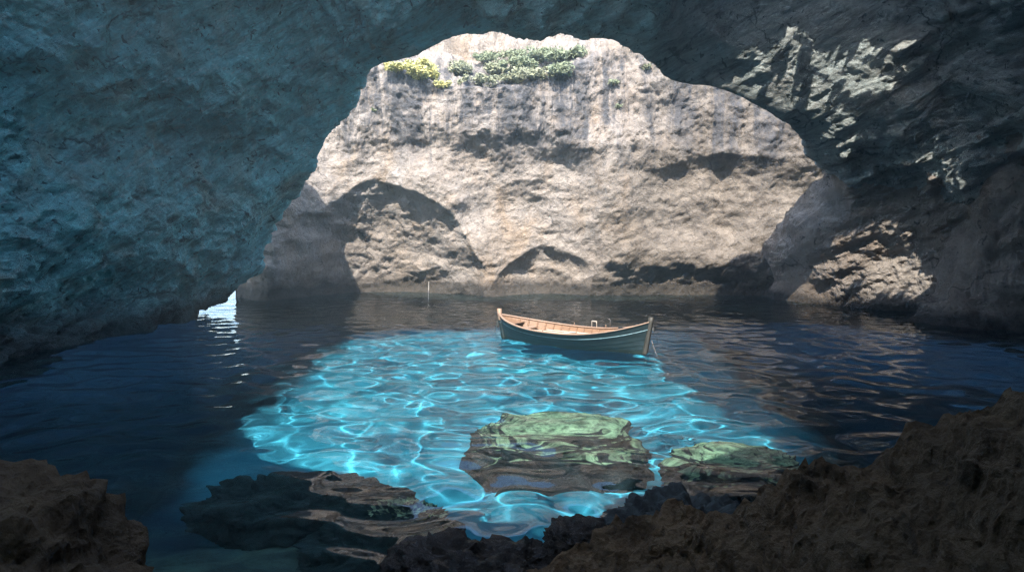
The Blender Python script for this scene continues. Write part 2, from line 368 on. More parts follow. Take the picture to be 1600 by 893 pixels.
# ------------------------------------------------------------------ back cliff
def px_of(x, Y=41.0): return 800 + x * F / Y
def py_of(z, Y=41.0): return 340 - (z - 4) * F / Y
def arch(px, py, cx, cy, rx, ry, depth, power=0.6):
    e = ((px - cx) / rx) ** 2 + ((np.minimum(py, cy) - cy) / ry) ** 2
    r = depth * np.clip(1 - e, 0, 1) ** power
    return r * sstep(cy + 60, cy, py)
def cliff():
    xs = axis([(-14.6, 17.0, 0.07)]); n = len(xs)
    top_px = [(340, 1.0), (372, 14.2), (430, 13.5), (555, 11.3), (600, 11.6), (640, 11.2), (720, 10.4), (800, 10.5), (860, 11.2), (930, 12.0), (1000, 13.2), (1060, 13.0), (1150, 12.6), (1400, 14)]
    ztop = np.interp(px_of(xs), [a for a, b in top_px], [b for a, b in top_px])
    ztop = ztop + 0.22 * fbm(np.stack([xs * 0.7, 0 * xs, 0 * xs], -1), 3)
    # v runs from under the water to the terrace lip, then up the slope behind
    va = np.linspace(0, 1, 230); vb = np.linspace(0, 1, 150)[1:]
    X = np.repeat(xs[:, None], len(va) + len(vb), 1)
    zl = -9 + (ztop[:, None] + 9) * va[None, :] ** 0.8
    px, py = px_of(X[:, :len(va)]), py_of(zl)
    wob = 26 * fbm(np.stack([X[:, :len(va)] * 0.35, 0 * zl, zl * 0.35], -1), 3)
    pxw, pyw = px + wob, py + wob * 0.6
    R = arch(pxw, pyw, 600, 452, 158, 160, 2.3, 0.75)                # big alcove on the left
    R += arch(pxw, pyw, 835, 410, 150, 200, 0.95, 1.0)               # upper middle alcove
    R += arch(pxw, pyw, 853, 455, 80, 68, 1.1, 0.8)                 # little arch by the water
    R += arch(pxw, pyw, 1085, 440, 150, 215, 0.45, 1.0)              # right hand hollow
    R += 0.10 * np.exp(-((pyw - 250 - 0.18 * (pxw - 1000)) / 26) ** 2) * sstep(930, 1010, pxw)
    R += arch(pxw, pyw, 760, 330, 90, 90, 0.4, 0.9)
    B = 2.6 * np.exp(-((px - 438) / 62) ** 2) * sstep(225, 300, py)            # left buttress
    B += 0.9 * np.exp(-(((px - 700) - (py - 330) * 0.55) / 55) ** 2) * sstep(210, 300, py)
    B += 1.0 * np.exp(-((px - 955) / 45) ** 2) * sstep(180, 260, py) * sstep(470, 330, py)
    B += 0.7 * np.exp(-((py - 400) / 30) ** 2) * np.exp(-((px - 1050) / 130) ** 2)
    B += 0.55 * sstep(250, 200, py + wob * 0.8 - 0.1 * (px - 800) * (px > 800)) * sstep(520, 640, px)   # overhanging upper face
    Yl = 41.2 + R - B
    Yl += 0.9 * sstep(60, 14, np.abs(py - 470)) * 0.5                           # notch at the waterline
    Yl += 3.0 * sstep(370, 345, px)
    lean = 0.06 * (zl - 4); Yl += lean
    P3 = np.stack([X[:, :len(va)], Yl, zl], -1)
    d = 0.24 * ridged(P3 * np.array([0.26, 0.26, 0.34]), 3, .45, off=3) + 0.07 * fbm(P3 * 1.1, 6, 0.62, off=7) + 0.06 * ridged(P3 * np.array([1.1, 1.1, 2.4]), 5, .68, off=77)
    # blocky fractures on the upper face
    d += 0.10 * np.round(2.5 * fbm(P3 * np.array([0.9, 0.9, 0.5]), 3, off=21)) * sstep(6.0, 8.0, zl)
    Yl = Yl - d
    # slope behind the lip
    Z0, Y0 = zl[:, -1:], Yl[:, -1:]
    ppx = px_of(xs); green = (sstep(585, 640, ppx) * sstep(960, 900, ppx))[:, None]
    s = vb[None, :]
    zg = Z0 + 3.2 * sstep(0, 0.55, s) ** 0.8 + 8.5 * sstep(0.50, 1.0, s); yg = Y0 + 8.5 * sstep(0, 0.6, s) + 6.5 * s
    zb = Z0 + 7.5 * s ** 0.8; yb = Y0 + 6.5 * s
    zs = zg * green + zb * (1 - green); ys = yg * green + yb * (1 - green)
    P4 = np.stack([X[:, len(va):], ys, zs], -1)
    e = sstep(0, 0.12, s) * (0.5 * ridged(P4 * 0.4, 4, off=5) + 0.3 * fbm(P4 * 1.2, 4, 0.6, off=2) + 0.22 * np.round(2 * fbm(P4 * 0.8, 3, off=31)))
    zs = zs + e * 0.6; ys = ys - e * 0.5
    return np.concatenate([P3 * 0 + np.stack([X[:, :len(va)], Yl, zl], -1), np.stack([X[:, len(va):], ys, zs], -1)], 1)
CL = cliff()
# return wall at the left end of the cliff: it turns away towards the open sea
ret = CL[:1].repeat(14, 0).copy()
for i in range(14):
    k = (14 - i) / 14
    ret[i, :, 1] += 26 * k; ret[i, :, 0] += 0.8 * math.sin(k * 5) + 0.5 * k
    ret[i, :, 0] += 0.5 * fbm(ret[i] * 0.3, 3)
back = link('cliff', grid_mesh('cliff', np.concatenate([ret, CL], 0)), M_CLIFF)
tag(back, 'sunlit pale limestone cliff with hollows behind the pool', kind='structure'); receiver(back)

# ------------------------------------------------------------------ cave vault: left wall, arch and right wall as one lofted skin
U = lambda x, y, z: np.array([x, y, z], float)
ROW0 = [U(-14.6,33.6,0.9), at(322,475,33.2), at(385,425,33.3), at(408,350,33), at(480,255,32), at(528,170,31), at(556,124,30), at(650,82,29), at(770,47,28),
        at(930,58,28.6), at(1020,92,30.0), at(1058,125,31.0), at(1140,142,31.6), at(1240,195,32.6), at(1285,250,34), at(1305,295,35.5), at(1250,380,37), at(1246,452,38), U(12.6,38,-6)]
ROW1 = [U(-15.6,28.9,0.5), at(205,501,28.6), at(235,445,29.6), at(300,350,29.8), at(335,225,29.6), at(372,115,28.6), at(435,55,28), at(565,12,27.2), at(745,-6,26.6),
        at(980,0,27.2), at(1110,25,30.2), at(1190,70,31.2), at(1290,95,31.7), at(1370,170,32.2), at(1405,250,33.2), at(1405,318,33.8), at(1345,395,35.4), at(1340,474,36), U(15.6,36,-6)]
ROW2 = [U(-15.4,22.5,-5), at(0,563,22.6), at(40,490,24.2), at(90,350,25.6), at(100,190,25.4), at(150,50,25.2), at(235,-60,25.2), at(430,-95,25), at(725,-135,24.6),
        at(1010,-135,26.5), at(1215,-110,30.2), at(1330,-40,31.3), at(1440,0,31.6), at(1525,90,31.2), at(1570,200,29.6), at(1545,330,31.2), at(1478,400,33.2), at(1462,491,33.5), U(17.2,33.4,-6)]
ROW3 = [U(-16,12,-5), U(-16,12,-1), U(-16,12,1.5), U(-16,13,4), U(-15.5,15,8), U(-15,16,11.5), U(-13.5,18,14), U(-9,21.5,14.6), U(-2,23.0,14.4),
        U(4,25.2,14.4), U(8.4,30.4,14.6), U(11.8,31.4,14.8), U(15.5,31.2,14.6), U(19,26,14), U(20.5,25,9.5), U(20.5,26,5), U(19.5,30,2.6), U(19,31.5,-.3), U(19,31.5,-6)]
def outward(k, p):
    if k >= 16: return p + U(-.3, 1.6, 0), p + U(0, 4, 0)
    c = U(1.5, p[1], 2.0); v = p - c; v[1] = 0; v /= np.linalg.norm(v)
    if k < 4: v = U(-1, 0, .15)
    if k >= 12: v = U(.35, 0, .94)
    return p + v * 0.8 + U(0, 0.5, 0), p + v * (4.5 if k < 7 else 2.6 if k < 12 else 1.3) + U(0, 0.4, 0)
RM1 = [outward(k, p)[0] for k, p in enumerate(ROW0)]
RM2 = [outward(k, p)[1] for k, p in enumerate(ROW0)]
CT = np.array([RM2, RM1, ROW0, ROW1, ROW2, ROW3])            # (rows, cols, 3)
V = catmull(CT, 470); V = catmull(V.transpose(1, 0, 2), 760)  # (t, s, 3)
N = normals(V)
cen = U(1, 26, 4)
flip = np.sign(((cen - V) * N).sum(-1, keepdims=True).mean()); N = N * flip
edge = np.abs(np.linspace(0, 5, 470) - 2.0)[None, :]
amp = 0.13 + 0.87 * sstep(0.0, 0.75, edge)
d = 1.25 * ridged(V * np.array([0.22, 0.22, 0.28]), 2, .4, off=4) + 0.36 * ridged(V * np.array([0.7, 0.6, 1.1]), 4, off=14) + 0.16 * fbm(V * 2.2, 4, 0.6, off=6) + 0.10 * ridged(V * 3.1, 3, off=2)
ca, sa = math.cos(rad(32)), math.sin(rad(32))
Qv = np.stack([V[..., 0] * ca + V[..., 2] * sa, V[..., 1], -V[..., 0] * sa + V[..., 2] * ca], -1)
d = d + 0.34 * ridged(Qv * np.array([0.22, 0.25, 0.95]), 4, .55, off=55) * 1.35
tt = np.linspace(0, 18, 760)[:, None] + 0.25 * fbm(V * 0.2, 2, off=91)
d = d + 1.1 * np.exp(-((tt - 2.7) / 0.75) ** 2) - 0.9 * np.exp(-((tt - 4.05) / 0.35) ** 2) + 0.6 * np.exp(-((tt - 5.0) / 0.5) ** 2) - 0.8 * np.exp(-((tt - 6.4) / 0.4) ** 2)
calm = 1 - 0.72 * sstep(4.0, 6.5, V[..., 0]) * sstep(16.5, 14, V[..., 0]) * sstep(6.5, 8, V[..., 2]) * sstep(26, 28, V[..., 1])
calm = calm * (1 - 0.6 * sstep(14.6, 15.4, np.linspace(0, 18, 760))[:, None])
V = V + N * (d * amp * calm * 0.8)[..., None]
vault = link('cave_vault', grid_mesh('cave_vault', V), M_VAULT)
vault.data.materials.append(M_RIGHT)
_c = (V[:-1, :-1] + V[1:, 1:]) / 2; _n = fbm(_c * 0.5, 4, off=61)
_t = np.repeat(np.linspace(0, 18, 759)[:, None], 469, 1)
vault.data.polygons.foreach_set('material_index', (_t + 0.8 * _n > 14.6).astype(np.int32).ravel())
tag(vault, 'dark limestone cave wall and arch framing the pool', kind='structure'); receiver(vault)

# ------------------------------------------------------------------ unseen roof, its skylight shaped to cast the sun pool
BND = np.array([(-32,-18),(32,-18),(32,34.5),(17.5,34),(13.5,32.0),(9.0,30.6),(4.5,28.6),(-4,28.6),(-8,30),(-12,33),(-32,33)], float)
hc = HOLE.mean(0)
def polar_hit(poly, ang):
    d = np.array([math.cos(ang), math.sin(ang)]); best = None
    for i in range(len(poly)):
        a, b = poly[i] - hc, poly[(i + 1) % len(poly)] - hc
        e = b - a; den = d[0] * e[1] - d[1] * e[0]
        if abs(den) < 1e-9: continue
        t = (a[0] * e[1] - a[1] * e[0]) / den; u = (a[0] * d[1] - a[1] * d[0]) / den
        if t > 0 and -1e-6 <= u <= 1 + 1e-6: best = t if best is None else max(best, t)
    return best
ANG = np.linspace(0, 2 * math.pi, 481)[:-1]
ri = np.array([polar_hit(HOLE, a) for a in ANG]); ro = np.array([polar_hit(BND, a) for a in ANG])
ri = ri + 0.22 * fbm(np.stack([np.cos(ANG) * 5, np.sin(ANG) * 5, 0 * ANG], -1), 4)
ks = np.concatenate([[-0.02, -0.01], np.linspace(0, 1, 90)])
rr = ri[None, :] + (ro - ri)[None, :] * np.clip(ks, 0, 1)[:, None]
rr[0] = ri * 1.0 + 1.6; rr[1] = ri + 0.35
RX = hc[0] + rr * np.cos(ANG)[None]; RY = hc[1] + rr * np.sin(ANG)[None]
RZ = np.full_like(RX, ROOF_Z); RZ[0] += 1.6; RZ[1] += 0.5
RP = np.stack([RX, RY, RZ], -1)
RP[3:, :, 2] += 0.9 * np.clip(ridged(RP[3:] * 0.25, 4), -0.3, 1.2) + 0.35 * sstep(0, .2, ks[3:])[:, None]
# made-up roof gaps, cut to throw flecks of sun on the right hand wall
from mathutils.bvhtree import BVHTree
def bvh(o): return BVHTree.FromPolygons([v.co for v in o.data.vertices], [tuple(p.vertices) for p in o.data.polygons])
BVV = bvh(vault)
FL = []
for (px, py) in [(1000,88),(1060,68),(1200,72),(1300,68),(1390,85),(1420,125),(1380,190),(1290,235),(1220,190),(1150,138),(1060,112)]:
    h = BVV.ray_cast(Vector(CAM), Vector(ray(px, py)).normalized())
    p = np.array(h[0]) if h[0] is not None else at(px, py, 31.0); FL.append((p + SUN * ((ROOF_Z + .3 - p[2]) / SUN[2]))[:2])
FL = np.array(FL)
FL2 = []  # added roof opening that lets sun onto the low right wall
for (px, py, Y) in [(1235, 400, 36.8), (1330, 395, 35.6), (1430, 420, 34.6), (1450, 480, 33.8), (1340, 475, 35.8), (1240, 462, 37.2)]:
    p = at(px, py, Y); FL2.append((p + SUN * ((ROOF_Z + .3 - p[2]) / SUN[2]))[:2])
FL2 = np.array(FL2)
#DBG
if 0:
    for py in range(60, 240, 30):
        row = ''
        for px in range(1000, 1460, 40):
            h = BVV.ray_cast(Vector(CAM), Vector(ray(px, py)).normalized())
            if h[0] is None: row += '  ---- '; continue
            nn = h[1] if h[1].dot(Vector(ray(px, py))) < 0 else -h[1]
            g = BVV.ray_cast(h[0] + nn * .05, Vector(SUN))
            row += '%5.2f%s ' % (nn.dot(Vector(SUN)), 'v' if g[0] is not None else ' ')
        print('DBG', py, row)
def inside(P, poly):
    x, y = P[..., 0], P[..., 1]; c = np.zeros(x.shape, bool); n = len(poly)
    for i in range(n):
        (x0, y0), (x1, y1) = poly[i], poly[(i + 1) % n]
        c ^= ((y0 > y) != (y1 > y)) & (x < (x1 - x0) * (y - y0) / (y1 - y0 + 1e-12) + x0)
    return c
def fleck(P):
    n = fbm(np.stack([P[..., 0] * 1.0, P[..., 1] * 1.5, 0 * P[..., 0]], -1), 3, 0.5, off=5.9)
    m = inside(P, FL) & (n > -0.22)
    n2 = fbm(np.stack([P[..., 0] * 2.6, P[..., 1] * 2.6, 0 * P[..., 0]], -1), 2, 0.6, off=8.1)
    return m | (inside(P, FL2) & (n2 > -0.55))
RPc = np.concatenate([RP, RP[:, :1]], 1)
mid = (RPc[:-1, :-1] + RPc[1:, 1:]) / 2
keep = ~fleck(mid)
roof = link('sun_mask_roof', grid_mesh('sun_mask_roof', RP, keep=keep, wrap=True), M_VAULT)
tag(roof, 'unseen limestone roof with a skylight shaped to cast the sun pool', kind='structure')

# near side walls and the wall behind (they only bounce light)
path = [(-15.6, 24), (-16.5, 14), (-16, 4), (-14, -6), (-8, -12), (0, -14), (8, -12), (15, -7), (20, 2), (22, 14), (21.5, 24), (20, 32), (18, 36)]
Pp = catmull(np.array(path, float), 260)
zz = np.linspace(-8, 16, 110)
W = np.zeros((260, 110, 3)); W[..., :2] = Pp[:, None, :]; W[..., 2] = zz[None, :]
nw = normals(W); W = W + nw * (0.9 * ridged(W * 0.25, 4, off=8))[..., None]
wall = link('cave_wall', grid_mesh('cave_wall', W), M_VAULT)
tag(wall, 'dark cave wall around the near side of the pool', kind='structure'); receiver(wall)

# ------------------------------------------------------------------ rocks
def rock(name, c, r, mat, seed, amp=0.35, freq=1.0, sub=6, flat=None, squash=None, rz=0.0, fine=0.06, block=0.0):
    bm = bmesh.new(); bmesh.ops.create_icosphere(bm, subdivisions=sub, radius=1.0)
    v = np.array([x.co[:] for x in bm.verts])
    if block:                                           # squarer, block-like body
        q = np.abs(v) ** (1.0 / (1 + block)); v = np.sign(v) * q; v /= (np.linalg.norm(v, axis=1, keepdims=True) ** 0.6)
    if squash is not None: v = squash(v)
    w = v * np.array(r)
    n = v / np.linalg.norm(v, axis=1, keepdims=True)
    s = max(r)
    dd = amp * s * 0.5 * ridged(w / s * 1.4 * freq, 3, off=seed) + 0.22 * amp * s * fbm(w / s * 4.0 * freq, 4, .6, off=seed + 3) + fine * ridged(w * 2.6, 3, off=seed + 9)
    w = w + n * dd[:, None]
    if flat: w[:, 2] = np.where(w[:, 2] > flat, flat + (w[:, 2] - flat) * 0.55, w[:, 2])
    cs, sn = math.cos(rz), math.sin(rz)
    w = np.stack([w[:, 0] * cs - w[:, 1] * sn, w[:, 0] * sn + w[:, 1] * cs, w[:, 2]], 1)
    for x, co in zip(bm.verts, w): x.co = co
    me = bpy.data.meshes.new(name); bm.to_mesh(me); bm.free()
    o = link(name, me, mat); o.location = c
    return receiver(o)

# right foot of the cave: big pillar rock
o = rock('rock_pillar', (20.2, 31.0, 1.6), (3.0, 2.4, 5.4), M_RIGHT, 5, amp=0.16, fine=0.12, block=0.5)
tag(o, 'tall pale brown limestone buttress at the far right waterline', 'rock')
o = rock('rock', (19.3, 30.6, -0.6), (3.6, 2.3, 2.2), M_RIGHT, 15, amp=0.3, fine=0.12)
tag(o, 'low brown tide stained rock jutting from the right wall foot', 'rock')

# near ledge on the right: height field with an irregular lip
def ledge():
    xs = np.linspace(-3.2, 9, 340); ys = np.linspace(1.2, 11.5, 300)
    X, Y = np.meshgrid(xs, ys, indexing='ij')
    lipx = [-3.2, -1.2, -0.4, 0.5, 1.0, 1.7, 2.27, 2.5, 3.0, 3.15, 3.4, 3.9, 6, 9]
    lipy = [6.2, 6.9, 7.6, 8.3, 8.1, 7.7, 7.4, 7.1, 6.5, 6.2, 5.9, 5.8, 5.8, 5.8]
    lipz = [-.8, -0.25, 0.15, .50, 0.75, 1.05, 1.38, 1.70, 2.08, 2.40, 2.60, 2.72, 3.0, 3.5]
    ly = np.interp(X, lipx, lipy); lz = np.interp(X, lipx, lipz)
    ly = ly + 0.35 * fbm(np.stack([X * 1.1, 0 * X, 0 * X], -1), 4)
    dy = Y - ly
    z = lz + 0.10 * np.minimum(dy, 0) - 1.35 * np.clip(dy, 0, None) - 0.5 * np.clip(dy, 0, None) ** 2
    P = np.stack([X, Y, 0 * X], -1)
    z = z + 0.16 * ridged(P * np.array([0.8, 1.0, 1]), 3, off=12) + 0.07 * ridged(P * np.array([2.2, 3.0, 1]), 4, off=4) + 0.06 * fbm(P * 5.0, 4, 0.65, off=9)
    tz = z + 0.10 * fbm(P * 0.8, 3, off=33) + 0.18 * X
    z = z + 0.75 * (0.24 * (np.floor(tz / 0.24) + sstep(0.55, 1.0, tz / 0.24 - np.floor(tz / 0.24))) - tz)     # bedded, step-like edges
    z = z + 0.05 * ridged(P * np.array([3.0, 7.0, 1]), 4, .6, off=71)
    P = np.stack([X, Y, z], -1)
    P[..., 0] += 0.12 * fbm(P * 2.0, 3, off=40); P[..., 1] += 0.12 * fbm(P * 2.0, 3, off=50)
    return P
o = receiver(link('rock_ledge', grid_mesh('rock_ledge', ledge()), M_DARK))
tag(o, 'broad dark brown rock ledge sloping up along the lower right corner', 'rock')
o = rock('boulder', (-3.75, 5.0, 0.55), (1.25, 1.2, 1.75), M_DARK, 31, amp=0.24, fine=0.06, freq=1.3, block=0.7)
tag(o, 'dark brown craggy boulder filling the lower left corner', 'boulder')

# black wet rocks at the near water edge
WET = [((-0.75, 8.45, 0.12), (0.6, 0.4, 0.36), 'dark wet jagged rock at the near water edge, leftmost of the wet rocks', 61),
       ((-0.05, 8.5, 0.1), (0.5, 0.4, 0.34), 'dark wet rock between the leftmost wet rock and the ledge tip', 62),
       ((0.75, 8.55, 0.40), (0.38, 0.32, 0.28), 'small dark pointed rock on the ledge tip against the bright water', 63),
       ((-0.35, 7.7, 0.1), (0.55, 0.4, 0.5), 'dark wet rock lowest at the bottom edge, below the other wet rocks', 64)]
for c, r, lb, sd in WET:
    o = rock('wet_rock', c, r, M_BLACK, sd, amp=0.42, fine=0.025, sub=5, freq=1.1, block=0.5)
    tag(o, lb, 'rock', 'wet rocks at the near edge')

# submerged rocks
def mush(v):                                            # flat wide top, undercut front
    v = v.copy(); t = sstep(0.35, -0.7, v[:, 2]); v[:, 1] += 0.55 * t; v[:, 0] *= 1 - 0.12 * t
    return v
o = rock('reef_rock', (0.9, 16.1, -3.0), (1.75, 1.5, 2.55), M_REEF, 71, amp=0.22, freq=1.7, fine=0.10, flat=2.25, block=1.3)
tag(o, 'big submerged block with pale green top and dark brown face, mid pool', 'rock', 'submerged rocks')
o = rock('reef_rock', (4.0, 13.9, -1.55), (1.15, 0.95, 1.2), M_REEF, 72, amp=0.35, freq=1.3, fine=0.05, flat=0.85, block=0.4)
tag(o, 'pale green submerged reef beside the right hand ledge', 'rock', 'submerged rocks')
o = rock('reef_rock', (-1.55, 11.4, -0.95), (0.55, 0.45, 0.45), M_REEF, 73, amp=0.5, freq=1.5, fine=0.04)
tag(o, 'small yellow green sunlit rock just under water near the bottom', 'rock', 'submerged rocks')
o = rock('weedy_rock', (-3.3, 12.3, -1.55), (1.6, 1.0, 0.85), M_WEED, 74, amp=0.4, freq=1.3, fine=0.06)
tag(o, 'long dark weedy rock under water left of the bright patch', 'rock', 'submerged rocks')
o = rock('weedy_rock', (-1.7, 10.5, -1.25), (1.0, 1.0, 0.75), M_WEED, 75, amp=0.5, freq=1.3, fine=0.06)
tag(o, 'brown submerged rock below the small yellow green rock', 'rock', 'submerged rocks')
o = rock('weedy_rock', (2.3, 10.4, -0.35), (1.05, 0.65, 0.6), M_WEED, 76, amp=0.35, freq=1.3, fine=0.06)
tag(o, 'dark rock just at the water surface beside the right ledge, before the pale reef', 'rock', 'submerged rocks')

# ------------------------------------------------------------------ boat
WOOD = plain('orange_wood', (0.25, 0.14, 0.078), 0.6, 6, 0.6, 0.2, (0.4, 4, 4))
PALEW = plain('pale_pink_wood', (0.36, 0.235, 0.165), 0.6, 5, 0.4, 0.1, (0.4, 4, 4))
WHITEW = plain('bleached_boards', (0.54, 0.48, 0.40), 0.7, 7, 0.4, 0.1, (0.3, 6, 6))
_k = NT('worn_teal_paint'); _p = _k.new('ShaderNodeTexCoord').outputs['Object']; _x, _y, _z = _k.sep(_p)
_c = _k.mix(_k.ramp(_k.noise(_k.mapping(_p, (0.6, 1, 5)), 3.0, 8, 0.7), [(0.4, 0.0), (0.65, 1.0)]), (0.009, 0.020, 0.024), (0.022, 0.042, 0.045))
_c = _k.mix(_k.math('MULTIPLY', _k.ramp(_k.noise(_k.mapping(_p, (1, 1, 2.5)), 9.0, 8, 0.75), [(0.62, 0.0), (0.68, 1.0)]), 0.6), _c, (0.12, 0.13, 0.12))
_w = _k.new('ShaderNodeMapRange'); _k.l.new(_k.math('ADD', _z, _k.math('MULTIPLY', _k.math('SUBTRACT', _k.noise(_p, 5.0, 5, 0.6), 0.5), 0.10)), _w.inputs[0]); _w.inputs[1].default_value = 0.04; _w.inputs[2].default_value = 0.12; _w.inputs[3].default_value = 0.8; _w.inputs[4].default_value = 0.0
_c = _k.mix(_w.outputs[0], _c, (0.018, 0.026, 0.016))
_k.l.new(_c, _k.b.inputs['Base Color']); _k.b.inputs['Roughness'].default_value = 0.5
HULLM = _k.m
STRIPE = plain('pale_blue_paint', (0.12, 0.22, 0.25), 0.5, 9, 0.7)
POSTD = plain('dark_post_wood', (0.06, 0.055, 0.045), 0.6, 5, 0.5, 0.2)
IRON = plain('grey_iron', (0.20, 0.19, 0.18), 0.5, 8, 0.4, metal=0.6)
ROPE = plain('pale_rope', (0.50, 0.46, 0.40), 0.9, 30, 0.4)
BLACKM = plain('black_rubber', (0.02, 0.02, 0.022), 0.7, 5, 0.3)

pL, pR = on_z(783, 527, 0), on_z(1013, 553, 0)
bl = pR - pL; BLEN = float(np.linalg.norm(bl)); bang = math.atan2(bl[1], bl[0])
boat = empty('rowing_boat', tuple((pL + pR) / 2), bang)
tag(boat, 'dark teal wooden rowing boat with orange timber inside, afloat in the pool', 'boat')
HL = BLEN / 2 + 0.05
def sheer(u): return 0.47 + np.where(u > 0, 0.47 * np.abs(u) ** 2.2, 0.30 * np.abs(u) ** 2.2)
def beam(u): return 0.93 * np.clip(1 - np.abs(u) ** 2.5, 0, 1) ** 0.85
def hull_pt(u, h, inset=0.0):
    """h from 0 at the keel to 1 at the sheer"""
    zk = -0.30 + 0.10 * np.abs(u) ** 3
    z = zk + (sheer(u) - zk) * h
    b = np.maximum(beam(u) - inset, 0.0) * (np.clip(h, 0, 1) ** (0.42 + 0.55 * np.abs(u) ** 2)) * (0.93 + 0.07 * h)
    x = u * (HL - 0.20 * (1 - h) * np.abs(u) ** 4)
    return x, b, z
def skin(inset, h0, h1, n=72, m=18, u1=1.0):
    us = np.sin(np.linspace(-1, 1, n) * math.pi / 2) * u1
    hs = np.linspace(h0, h1, m)
    Ug, Hg = np.meshgrid(us, hs, indexing='ij')
    x, b, z = hull_pt(Ug, Hg, inset)
    strake = 0.012 * (1 - (Hg * 7) % 1.0) if inset == 0 else 0
    b = b + strake * np.clip(b / 0.2, 0, 1)
    a = np.stack([x, -b, z], -1); c = np.stack([x, b, z], -1)[:, ::-1]
    return np.concatenate([a[:, ::-1], c[:, ::-1][:, 1:]], 1) if h0 < 1e-6 else (a, c)
link('hull', grid_mesh('hull', skin(0, 0, 1, m=44)), HULLM, boat)
link('lining', grid_mesh('lining', skin(0.05, 0, 0.985, u1=0.985)), WOOD, boat)
def tube(name, pts, r, mat, parent, seg=8, sx=1.0):
    pts = np.array(pts, float); n = len(pts)
    tg = np.gradient(pts, axis=0); tg /= np.linalg.norm(tg, axis=1)[:, None] + 1e-9
    P = np.zeros((n + 2, seg, 3))
    for i in range(n):
        up = np.array([0, 0, 1.0]) if abs(tg[i, 2]) < 0.9 else np.array([1.0, 0, 0])
        s = np.cross(tg[i], up); s /= np.linalg.norm(s); w = np.cross(s, tg[i])
        rr_ = r[i] if hasattr(r, '__len__') else r
        for k in range(seg):
            a = 2 * math.pi * k / seg
            P[i + 1, k] = pts[i] + rr_ * (math.cos(a) * s * sx + math.sin(a) * w)
    P[0] = pts[0]; P[-1] = pts[-1]
    return link(name, grid_mesh(name, P, wrap=True), mat, parent)
def strip(name, h, us, out, wdt, hgt, side, mat, parent):
    x, b, z = hull_pt(us, np.full_like(us, h)); P = []
    for (dy, dz) in ((out, 0), (out, hgt), (out - wdt, hgt), (out - wdt, 0)):
        P.append(np.stack([x, side * np.maximum(b + dy, 0.005), z + dz], -1))
    return link(name, grid_mesh(name, np.stack(P, 1), wrap=True), mat, parent, smooth=False)
uu = np.sin(np.linspace(-1, 1, 70) * math.pi / 2) * 0.995
for sd in (-1, 1):
    strip('gunwale', 1.0, uu, 0.035, 0.11, 0.035, sd, PALEW, boat)
    strip('rub_rail', 0.80, uu, 0.026, 0.03, 0.032, sd, STRIPE, boat)
def box(name, c, s, mat, parent, rz=0, tilt=0, bev=0.008):
    bm = bmesh.new(); bmesh.ops.create_cube(bm, size=1)
    for v in bm.verts: v.co = Vector((v.co.x * s[0], v.co.y * s[1], v.co.z * s[2]))
    bmesh.ops.bevel(bm, geom=list(bm.edges), offset=min(bev, min(s) * .3), segments=2, affect='EDGES')
    bmesh.ops.transform(bm, matrix=Matrix.Translation(c) @ Matrix.Rotation(rz, 4, 'Z') @ Matrix.Rotation(tilt, 4, 'Y'), verts=bm.verts)
    me = bpy.data.meshes.new(name); bm.to_mesh(me); bm.free()
    return link(name, me, mat, parent, smooth=False)
# stem posts, each following the profile of its end
def post(name, e, h0, h1, topz, wd, mat, parent):
    P = []
    for h in np.linspace(h0, h1, 8):
        x, b, z = hull_pt(np.array(float(e)), np.array(h)); P.append((float(x), 0, float(z)))
    if topz: P.append((P[-1][0] + 0.02 * e, 0, P[-1][2] + topz))
    P = np.array(P)
    Q = np.stack([P + np.array([dx * e, dy, 0]) for (dx, dy) in ((-0.06, -wd / 2), (0.07, -wd / 2), (0.07, wd / 2), (-0.06, wd / 2))], 1)
    c0 = Q[:1].mean(1, keepdims=True).repeat(4, 1); c1 = Q[-1:].mean(1, keepdims=True).repeat(4, 1)
    return link(name, grid_mesh(name, np.concatenate([c0, Q, c1], 0), wrap=True), mat, parent, smooth=False)
o = post('stem_post', -1, 0, 0.80, 0, 0.085, HULLM, boat); o['label'] = 'teal painted stem at the left end'
post('post_head', -1, 0.802, 1.0, 0.20, 0.10, PALEW, o)
o = post('stem_post', 1, 0, 1.0, 0.16, 0.09, POSTD, boat); o['label'] = 'tall dark wooden stem post at the right end'
# ribs along both sides
for k in range(17):
    u = -0.80 + 1.6 * k / 16
    for sd in (-1, 1):
        hs = np.linspace(0.25, 0.97, 9)
        x, b, z = hull_pt(np.full(9, u), hs, 0.065)
        tube('rib', np.stack([x, sd * b, z], -1), 0.024, WOOD, boat, 6)
# floorboards, thwarts, end decks
us = np.linspace(-0.72, 0.66, 30)
zk_ = -0.30 + 0.10 * np.abs(us) ** 3
x, b, z = hull_pt(us, (0.06 - zk_) / (sheer(us) - zk_), 0.09)
fb = np.stack([np.stack([x, k * b, np.full(30, 0.06) + 0 * x], -1) for k in np.linspace(-1, 1, 15)], 1)
link('floorboards', grid_mesh('floorboards', fb), WHITEW, boat)
for u, w_, m_ in ((-0.60, 0.28, PALEW), (-0.12, 0.24, WHITEW), (0.34, 0.24, WOOD)):
    zk_ = -0.30 + 0.10 * abs(u) ** 3; sh_ = float(sheer(np.array(u)))
    bw = 2 * min(float(hull_pt(np.array(float(q)), np.array((sh_ - 0.19 - zk_) / (sh_ - zk_)), 0.085)[1]) for q in (u - w_ / 2 / HL, u + w_ / 2 / HL))
    box('thwart', (u * HL, 0, float(sheer(np.array(u))) - 0.16), (w_, bw, 0.04), m_, boat)
xs_ = np.linspace(0.74, 0.985, 10)
for e in (-1, 1):
    x, b, z = hull_pt(xs_ * e, np.full(10, 0.90), 0.055)
    dk = np.stack([np.stack([x, k * b, z], -1) for k in np.linspace(-1, 1, 7)], 1)
    link('end_deck', grid_mesh('end_deck', dk), WOOD if e < 0 else PALEW, boat)
